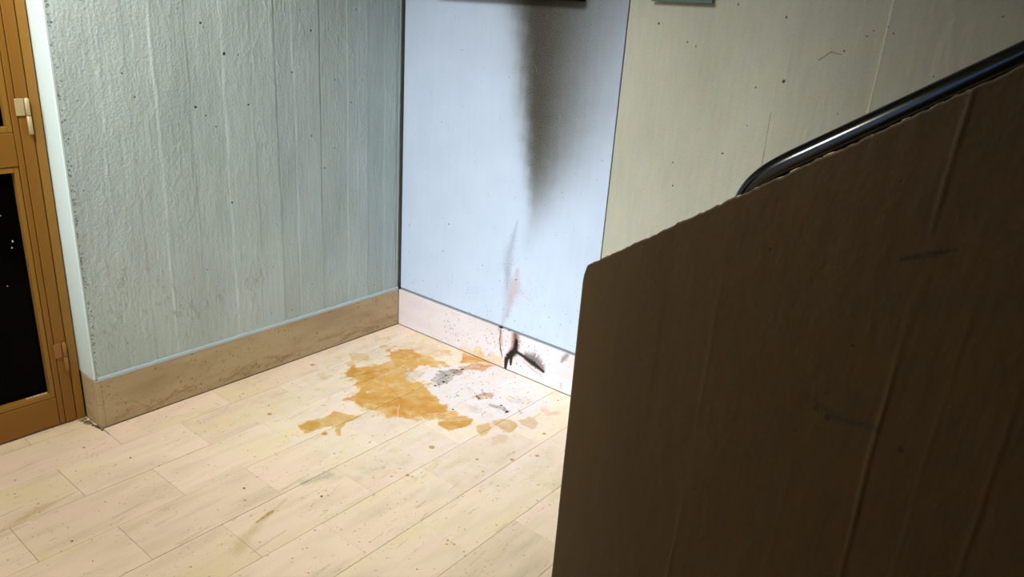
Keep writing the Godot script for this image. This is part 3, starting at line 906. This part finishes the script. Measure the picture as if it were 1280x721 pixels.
func build_skirtings():
	var lip := mat(c8(176, 188, 188), 0.7, 0.35)
	# left: the long slab, the return at the wall end, the painted lip along the top
	var bl := node("baseboard_left")
	tag(bl, "beige marble skirting along the grey board-marked wall", "baseboard", "structure")
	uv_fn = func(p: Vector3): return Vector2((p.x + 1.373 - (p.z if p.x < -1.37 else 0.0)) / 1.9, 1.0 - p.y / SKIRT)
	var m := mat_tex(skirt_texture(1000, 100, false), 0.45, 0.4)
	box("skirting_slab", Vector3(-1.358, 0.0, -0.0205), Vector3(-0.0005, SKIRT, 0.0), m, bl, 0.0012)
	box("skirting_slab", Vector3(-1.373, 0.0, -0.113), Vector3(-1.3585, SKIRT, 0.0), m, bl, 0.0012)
	uv_fn = null
	var nb := FastNoiseLite.new(); nb.seed = 33; nb.frequency = 1.0; nb.fractal_octaves = 3
	var f := func(i: int, j: int) -> Vector3:
		var x := -1.366 + 1.364 * i / 239.0
		var bump := nb.get_noise_2d(x * 18.0, 2.0) * 0.0022 + nb.get_noise_2d(x * 70.0, j * 3.0) * 0.0008
		var prof := [[SKIRT - 0.002, 0.0008], [SKIRT + 0.0025, 0.0012], [SKIRT + 0.008, -0.0006], [SKIRT + 0.012, -0.0038], [SKIRT + 0.012, -0.0085], [SKIRT + 0.007, -0.0125]]
		return Vector3(x, prof[j][0] + (bump if j > 1 else bump * 0.25), prof[j][1])
	put(grid(240, 6, f, func(p: Vector3) -> Vector2: return Vector2(p.x, p.y), Vector3(0, 1, 1)), "painted_lip", lip, bl)
	# right
	var br := node("baseboard_right")
	tag(br, "white marble skirting with black scorch marks under the soot streak", "baseboard", "structure")
	uv_fn = func(p: Vector3): return Vector2(p.z / 1.9, 1.0 - p.y / SKIRT)
	var mb := mat_tex(skirt_texture(1700, 160, true), 0.45, 0.4)
	box("skirting_slab", Vector3(0.0, 0.0, 0.0008), Vector3(0.029, SKIRT, 1.9), mb, br, 0.0012)
	uv_fn = null
	var grey := mat(c8(120, 128, 134), 0.85, 0.25)
	var st := st_new()
	bx(st, Vector3(0.009, SKIRT + 0.0005, 0.006), Vector3(0.029, SKIRT + 0.0105, JOINT - 0.003), 0.001)
	put(done(st), "grey_recess_strip", grey, br)  # grey strip set in the recess between slab and panel
	box("char_knob", Vector3(-0.0005, SKIRT - 0.001, 0.617), Vector3(0.008, SKIRT + 0.007, 0.634), mat(c8(22, 18, 16), 0.9), br, 0.002)

func par_top(z: float) -> float:
	if z < 1.714:
		return lerpf(0.952, 0.984, clampf((z - 1.7055) / 0.0085, 0.0, 1.0))
	return 0.984 + (z - 1.714) * 0.698

func build_parapet():
	var par := node("stair_parapet")
	tag(par, "concrete stair parapet with sloping top in the right foreground, shade put into its dark brown face", "parapet")
	var nb := FastNoiseLite.new(); nb.seed = 23; nb.frequency = 1.0; nb.fractal_octaves = 3
	var nr := FastNoiseLite.new(); nr.seed = 28; nr.frequency = 1.0; nr.fractal_octaves = 4
	var thick := 0.115
	var z0 := 1.7055
	var z1 := 3.9
	var ni := 300
	var nj := 200
	var edges := [[1.79, 0.0003, 0.0], [1.88, 0.0, 0.0003], [1.975, 0.0004, 0.0012], [2.06, 0.0003, 0.0], [2.15, 0.0004, 0.0003], [2.265, 0.0003, 0.0030], [2.335, 0.0004, 0.0016], [2.42, 0.0, 0.0014]]
	var zof := func(i: int) -> float:
		if i < 9: return z0 + 0.0085 * i / 8.0
		if i < ni - 8: return 1.714 + 0.9 * (i - 8) / (ni - 17.0)
		return lerpf(2.614, z1, (i - (ni - 9)) / 8.0)
	var topof := func(z: float) -> float:
		return par_top(z) + nr.get_noise_2d(z * 60.0, 3.0) * 0.0028 + nb.get_noise_2d(z * 14.0, 7.0) * 0.002
	var f := func(i: int, j: int) -> Vector3:
		var z: float = zof.call(i)
		var t: float = j / (nj - 1.0)
		var y: float = topof.call(z) * (1.0 - pow(1.0 - t, 1.25))
		var h := 0.0
		var prev := 0.0
		for e in edges:
			var ex: float = e[0] + 0.006 * nb.get_noise_2d(y * 1.5, e[0] * 40.0)
			h += (e[1] - prev) * smooth_edge(z, ex, 0.003)
			prev = e[1]
			h += exp(-pow((z - ex) / 0.003, 2.0)) * e[2] * clampf(0.6 + 1.2 * nb.get_noise_2d(y * 2.0, e[0] * 9.0) - clampf((y - 0.9) * 3.0, 0.0, 0.6), 0.0, 1.0)
		h += nb.get_noise_2d(z * 9.0, y * 3.0) * 0.0010
		h += nr.get_noise_2d(z * 30.0, y * 12.0) * 0.0004
		h += nr.get_noise_2d(z * 80.0, y * 60.0) * 0.0003
		h -= 0.004 * pow(clampf((t - 0.992) / 0.008, 0.0, 1.0), 2.0) * 0.6
		var x := PAR_X - h
		if i < 6: x += 0.0035 * pow((6.0 - i) / 6.0, 2.0)
		return Vector3(x, y, z)
	var marks := []
	for p in [[2.049, 1.097, 0.003], [2.20, 0.98, 0.003], [2.17, 0.86, 0.005], [2.19, 0.85, 0.006], [2.24, 0.86, 0.004], [2.30, 0.84, 0.005], [1.86, 0.99, 0.002]]:
		marks.append([p[0] - z0, p[1], p[2], 0.8])
	var ct := concrete_textures(800, 900, 1.1, 1.75, 181, c8(71, 54, 29), marks, 40, 0.4)  # shade is put into this dark face colour; end and back are paler
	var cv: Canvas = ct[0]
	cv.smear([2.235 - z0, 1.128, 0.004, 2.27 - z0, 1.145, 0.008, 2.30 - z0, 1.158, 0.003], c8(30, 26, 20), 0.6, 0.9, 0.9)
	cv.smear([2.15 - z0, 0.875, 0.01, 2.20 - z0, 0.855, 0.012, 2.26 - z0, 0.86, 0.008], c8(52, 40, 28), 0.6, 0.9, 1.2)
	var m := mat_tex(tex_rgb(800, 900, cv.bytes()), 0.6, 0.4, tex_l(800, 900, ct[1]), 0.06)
	var uv := func(p: Vector3) -> Vector2: return Vector2((p.z - z0) / 1.1, (1.75 - p.y) / 1.75)
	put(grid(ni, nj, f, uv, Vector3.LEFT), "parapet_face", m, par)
	# top edge: bare, chipped mortar, made paler to stand in for light on it
	var ft := func(i: int, j: int) -> Vector3:
		var z: float = zof.call(i)
		if j == 0: return f.call(i, nj - 1)
		var dx: float = [0.0, 0.004, 0.04, 0.08, thick - 0.004, thick][j]
		return Vector3(PAR_X + dx, topof.call(z) - (0.004 if j == 5 else 0.0) + nb.get_noise_2d(z * 40.0, j * 2.0) * 0.001, z)
	put(grid(ni, 6, ft, func(p: Vector3) -> Vector2: return Vector2(p.z, p.x), Vector3(0, 1, -0.3)), "chipped_top_edge", mat(c8(205, 190, 148), 0.9, 0.2), par)
	var paint := mat(c8(150, 146, 128), 0.8, 0.3)
	var fe := func(i: int, j: int) -> Vector3:
		var t := i / 7.0
		return Vector3(PAR_X + 0.0035 + (thick - 0.0035) * t, topof.call(z0) * j / 11.0, z0)
	put(grid(8, 12, fe, func(p: Vector3) -> Vector2: return Vector2(p.x, p.y), Vector3.FORWARD), "parapet_end", paint, par)
	var fb := func(i: int, j: int) -> Vector3:
		var z: float = zof.call(i * (ni - 1) / 30)
		return Vector3(PAR_X + thick, (topof.call(z) - 0.004) * j / 7.0, z)
	put(grid(31, 8, fb, func(p: Vector3) -> Vector2: return Vector2(p.z, p.y), Vector3.RIGHT), "parapet_back", paint, par)
	box("parapet_foot", Vector3(PAR_X + 0.004, 0.0, z0), Vector3(PAR_X + thick, 0.004, z1), paint, par)
	# chips along the top arris
	rng.seed = 12
	for k in 14:
		var z := 1.74 + k * 0.045 + rng.randf_range(-0.012, 0.012)
		var c := put(lump(Vector3(0.004, rng.randf_range(0.0015, 0.003), rng.randf_range(0.006, 0.015)), 500 + k), "mortar_chip", mat(c8(176, 160, 124) if k % 3 else c8(58, 44, 30), 0.9, 0.2), par)
		c.position = Vector3(PAR_X + rng.randf_range(0.004, 0.02), par_top(z) - 0.001, z)
		c.rotation.x = -atan(0.698)

func build_handrail():
	var hr := node("handrail")
	tag(hr, "glossy black stair handrail rising behind the parapet, its end bent down", "handrail")
	var x := -0.955
	var pts := PackedVector3Array()
	var rad := []
	var c := Curve3D.new()
	c.bake_interval = 0.012
	c.add_point(Vector3(x, 1.02, 1.938), Vector3.ZERO, Vector3(0, 0.06, 0))
	c.add_point(Vector3(x, 1.115, 1.934), Vector3(0, -0.04, 0.0), Vector3(0, 0.045, 0.008))
	c.add_point(Vector3(x, 1.2085, 2.008), Vector3(0, -0.026, -0.036), Vector3(0, 0.05, 0.073))
	c.add_point(Vector3(x, 1.2085 + 1.2 * 0.685, 2.008 + 1.2), Vector3(0, -0.05, -0.073))
	for p in c.get_baked_points():
		pts.append(p)
		rad.append(0.0275)
	put(tube(pts, rad, 20, 0.9), "rail", mat(c8(4, 4, 5), 0.17, 0.5), hr)
	var steel := mat(c8(40, 40, 42), 0.4, 0.5, 0.6)
	for z in [2.2, 2.9]:
		var y: float = 1.2085 + (z - 2.008) * 0.685
		put(tube(PackedVector3Array([Vector3(PAR_X + 0.1155, y - 0.12, z), Vector3(x - 0.004, y - 0.12, z), Vector3(x + 0.002, y - 0.1, z), Vector3(x + 0.002, y - 0.028, z)]), [0.008, 0.008, 0.008, 0.008], 10), "bracket", steel, hr)

func build_stairs():
	var sc := node("staircase")
	tag(sc, "marble stair flight between the dark parapet and the right-hand wall", "staircase")
	var m := mat(c8(206, 192, 168), 0.5, 0.4)
	for k in 7:
		var y := 0.19 * (k + 1)
		var z := 2.02 + 0.272 * k
		var s := box("step", Vector3(PAR_X + 0.117, 0.0 if k < 1 else y - 0.19 - 0.001, z), Vector3(-0.001, y - 0.03, z + 0.272 + (0.26 if k < 6 else 0.0)), m, sc)
		box("tread", Vector3(PAR_X + 0.117, y - 0.029, z - 0.015), Vector3(-0.001, y, z + 0.271), m, s, 0.003)

func build_door():
	var d := node("door_1")
	tag(d, "brown metal glazed door with dark panes beside the grey wall", "door", "structure")
	var br := mat(c8(140, 96, 34), 0.42, 0.4)
	var br2 := mat(c8(150, 108, 42), 0.42, 0.4)
	var zf := -0.114
	var ytop := 2.14
	var zb := -0.16
	box("door_frame", Vector3(-1.4035, 0.0, -0.18), Vector3(-1.377, ytop, zf), br2, d, 0.0015)
	box("frame_head", Vector3(-2.325, ytop - 0.045, -0.18), Vector3(-1.404, ytop, zf), br2, d, 0.0015)
	box("door_frame", Vector3(-2.325, 0.0, -0.18), Vector3(-2.29, ytop - 0.046, zf), br2, d, 0.0015)
	box("frame_rebate", Vector3(-1.376, 0.0, -0.18), Vector3(-1.366, 2.149, -0.14), mat(c8(46, 36, 24), 0.9), d)
	# leaf
	box("stile", Vector3(-1.4395, 0.006, zb), Vector3(-1.4065, 2.09, zf + 0.001), br, d, 0.0015)
	box("stile", Vector3(-1.4575, 0.006, zb), Vector3(-1.4412, 2.09, zf - 0.001), br, d, 0.0015)
	box("stile", Vector3(-2.286, 0.006, zb), Vector3(-2.22, 2.09, zf), br, d, 0.0015)
	box("bottom_rail", Vector3(-2.218, 0.006, zb), Vector3(-1.4592, 0.108, zf - 0.001), br, d, 0.0015)
	box("middle_rail", Vector3(-2.218, 0.894, zb), Vector3(-1.4592, 0.994, zf - 0.001), br, d, 0.0015)
	box("top_rail", Vector3(-2.218, 1.99, zb), Vector3(-1.4592, 2.09, zf - 0.001), br, d, 0.0015)
	var glass := mat(c8(5, 4, 4), 0.12, 0.12)
	for p in [[0.1095, 0.8925], [0.9955, 1.989]]:
		box("glazing_bead", Vector3(-1.4725, p[0], zb + 0.01), Vector3(-1.4595, p[1], zf - 0.004), br2, d, 0.001)
		box("glazing_bead", Vector3(-2.218, p[0], zb + 0.01), Vector3(-2.204, p[1], zf - 0.004), br2, d, 0.001)
		box("glazing_bead", Vector3(-2.203, p[0], zb + 0.01), Vector3(-1.4732, p[0] + 0.016, zf - 0.004), br2, d, 0.001)
		box("glazing_bead", Vector3(-2.203, p[1] - 0.017, zb + 0.01), Vector3(-1.4732, p[1], zf - 0.004), br2, d, 0.001)
		box("glass_pane", Vector3(-2.203, p[0] + 0.0165, zb + 0.012), Vector3(-1.4732, p[1] - 0.0175, zb + 0.018), glass, d)
	# hinges
	for a in [[1.094, 1.044, 0.989, mat(c8(196, 178, 136), 0.4, 0.5, 0.2)], [0.300, 0.249, 0.192, mat(c8(150, 104, 52), 0.4, 0.5)]]:
		var h := node("hinge", d)
		var mh: Material = a[3]
		box("hinge_plate", Vector3(-1.4455, a[1], zf + 0.0012), Vector3(-1.4215, a[0], zf + 0.0055), mh, h, 0.001)
		for k in [[a[1] + 0.0005, a[0]], [a[2], a[1] - 0.0015]]:
			put(tube(PackedVector3Array([Vector3(-1.4145, k[0], zf + 0.0078), Vector3(-1.4145, k[0] + 0.001, zf + 0.0078), Vector3(-1.4145, k[1] - 0.001, zf + 0.0078), Vector3(-1.4145, k[1], zf + 0.0078)]), [0.0055, 0.0065, 0.0065, 0.0055], 12), "hinge_knuckle", mh, h)
		put(tube(PackedVector3Array([Vector3(-1.4145, a[0], zf + 0.0078), Vector3(-1.4145, a[0] + 0.002, zf + 0.0078)]), [0.005, 0.004], 12), "hinge_pin", mh, h)
	# flecks of paint and plaster stuck to the pane and on its bead
	var white := mat(c8(206, 206, 198), 0.9, 0.2)
	var at := [[-1.50, 0.66, 0.003], [-1.505, 0.64, 0.0022], [-1.535, 0.52, 0.0018], [-1.52, 0.745, 0.0016], [-1.59, 0.42, 0.0016]]
	for k in at.size():
		var q: Array = at[k]
		var o := put(lump(Vector3(q[2], 0.0006, q[2] * 1.4), 700 + k), "paint_fleck", white, d)
		o.position = Vector3(q[0], q[1], zb + 0.018)
		o.rotation.x = PI / 2
	for k in 6:
		var o := put(lump(Vector3(0.006, 0.002, 0.004), 720 + k), "plaster_crumb", white, d)
		o.position = Vector3(-1.482 - 0.011 * k, 0.1255, zb + 0.026)

func build_wall_boxes():
	# two fittings whose undersides just show along the top of the picture
	var a := node("wall_cabinet")
	tag(a, "soot-blackened underside of a wall cabinet above the burn streak", "cabinet")
	var black := mat(c8(24, 23, 20), 0.85, 0.3)
	box("cabinet_body", Vector3(-0.045, 1.483, 0.20), Vector3(0.0058, 1.98, 0.90), black, a, 0.004)
	box("cabinet_door", Vector3(-0.058, 1.495, 0.205), Vector3(-0.046, 1.975, 0.895), mat(c8(60, 60, 54), 0.7), a, 0.003)
	var b := node("wall_plaque")
	tag(b, "grey-green edge of a plaque on the concrete right of the joint", "plaque")
	box("plaque_board", Vector3(-0.014, 1.498, 1.165), Vector3(0.0035, 1.80, 1.372), mat(c8(92, 108, 98), 0.6), b, 0.003)
	box("plaque_rim", Vector3(-0.018, 1.496, 1.163), Vector3(-0.0145, 1.506, 1.374), mat(c8(78, 94, 86), 0.6), b, 0.001)

func build_crumbs():
	var st := st_new()
	rng.seed = 404
	var spots := [-0.221, 0.491, 5, -0.281, 0.569, 7, -0.328, 0.569, 6, -0.14, 0.545, 6, -0.418, 0.75, 5, -0.284, 0.908, 8, -0.261, 0.86, 5, -0.277, 0.747, 5, -0.258, 0.783, 4, -0.278, 0.759, 5, -0.228, 0.535, 5, -0.209, 0.559, 4, -0.217, 0.5, 4, -0.304, 0.526, 3, -0.238, 0.557, 4, -0.066, 0.994, 4, -0.034, 0.747, 3, -0.276, 0.573, 4, -0.16, 0.535, 4, -0.19, 0.545, 4]
	for k in range(0, spots.size(), 3):
		for c in 3:
			var r: float = spots[k + 2] * 0.001 * (1.0 if c == 0 else rng.randf_range(0.25, 0.5))
			var o := Vector3(spots[k], 0.0, spots[k + 1]) + (Vector3.ZERO if c == 0 else Vector3(rng.randfn(), 0, rng.randfn()) * 0.012)
			o.x = minf(o.x, -0.012)
			st.append_from(lump(Vector3(r, r * 0.45, r * rng.randf_range(0.6, 1.0)), k * 7 + c), 0, Transform3D(Basis(Vector3.UP, rng.randf() * TAU), o))
	tag(put(st.commit(), "ash_crumbs", mat(c8(46, 40, 36), 0.95, 0.2)), "charred black ash crumbs scattered on the pale burnt floor patch", "ash", "stuff")

func build_lamp():
	# pendant lamp over the entrance bay: cord, metal shade open at the bottom, glowing bulb
	var at := Vector3(-2.0, 2.33, 0.58)
	var l := node("pendant_lamp")
	tag(l, "small white metal pendant lamp hanging over the floor by the door", "lamp")
	l.position = at
	put(tube(PackedVector3Array([Vector3(0, 0.12, 0), Vector3(0, ROOM_Y - at.y - 0.012, 0)]), [0.004, 0.004], 8), "cord", mat(c8(30, 30, 30), 0.7), l)
	put(tube(PackedVector3Array([Vector3(0, ROOM_Y - at.y - 0.03, 0), Vector3(0, ROOM_Y - at.y, 0)]), [0.05, 0.045], 20), "ceiling_rose", mat(c8(210, 205, 195), 0.5), l)
	var st := SurfaceTool.new()
	st.begin(Mesh.PRIMITIVE_TRIANGLES)
	st.set_smooth_group(0)
	var prof := [[0.012, 0.12], [0.03, 0.115], [0.06, 0.095], [0.10, 0.06], [0.13, 0.02], [0.127, 0.02], [0.097, 0.058], [0.058, 0.091], [0.028, 0.110], [0.012, 0.112]]
	for k in prof.size() - 1:
		for a in 28:
			var p := []
			for e in [[k, a], [k + 1, a], [k + 1, a + 1], [k, a + 1]]:
				var w: float = TAU * e[1] / 28.0
				p.append(Vector3(cos(w) * prof[e[0]][0], prof[e[0]][1], sin(w) * prof[e[0]][0]))
			var mid: Vector3 = (p[0] + p[2]) * 0.5
			quad(st, p[0], p[1], p[2], p[3], (mid - Vector3(0, -0.1, 0)) * (1.0 if k < 4 else -1.0))
	put(done(st), "lamp_shade", mat(c8(225, 225, 220), 0.5), l)
	var em := mat(c8(250, 255, 250), 0.6)
	em.emission_enabled = true
	em.emission = Color(0.98, 1.0, 0.97)
	em.emission_energy_multiplier = 2.0
	var bulb := SphereMesh.new()
	bulb.radius = 0.035
	bulb.height = 0.085
	bulb.radial_segments = 16
	bulb.rings = 8
	put(bulb, "lamp_bulb", em, l).position = Vector3(0, 0.062, 0)
	var s := SpotLight3D.new()
	s.name = "lamp_light"
	s.light_color = Color(1.0, 0.985, 0.93)
	s.light_energy = 2.8
	s.spot_range = 9.0
	s.spot_attenuation = 2.0
	s.spot_angle = 80.0
	s.spot_angle_attenuation = 0.5
	s.light_size = 0.08
	s.shadow_enabled = true
	l.add_child(s)
	s.position = Vector3(0, 0.005, 0)
	s.rotation_degrees = Vector3(-90, 0, 0)
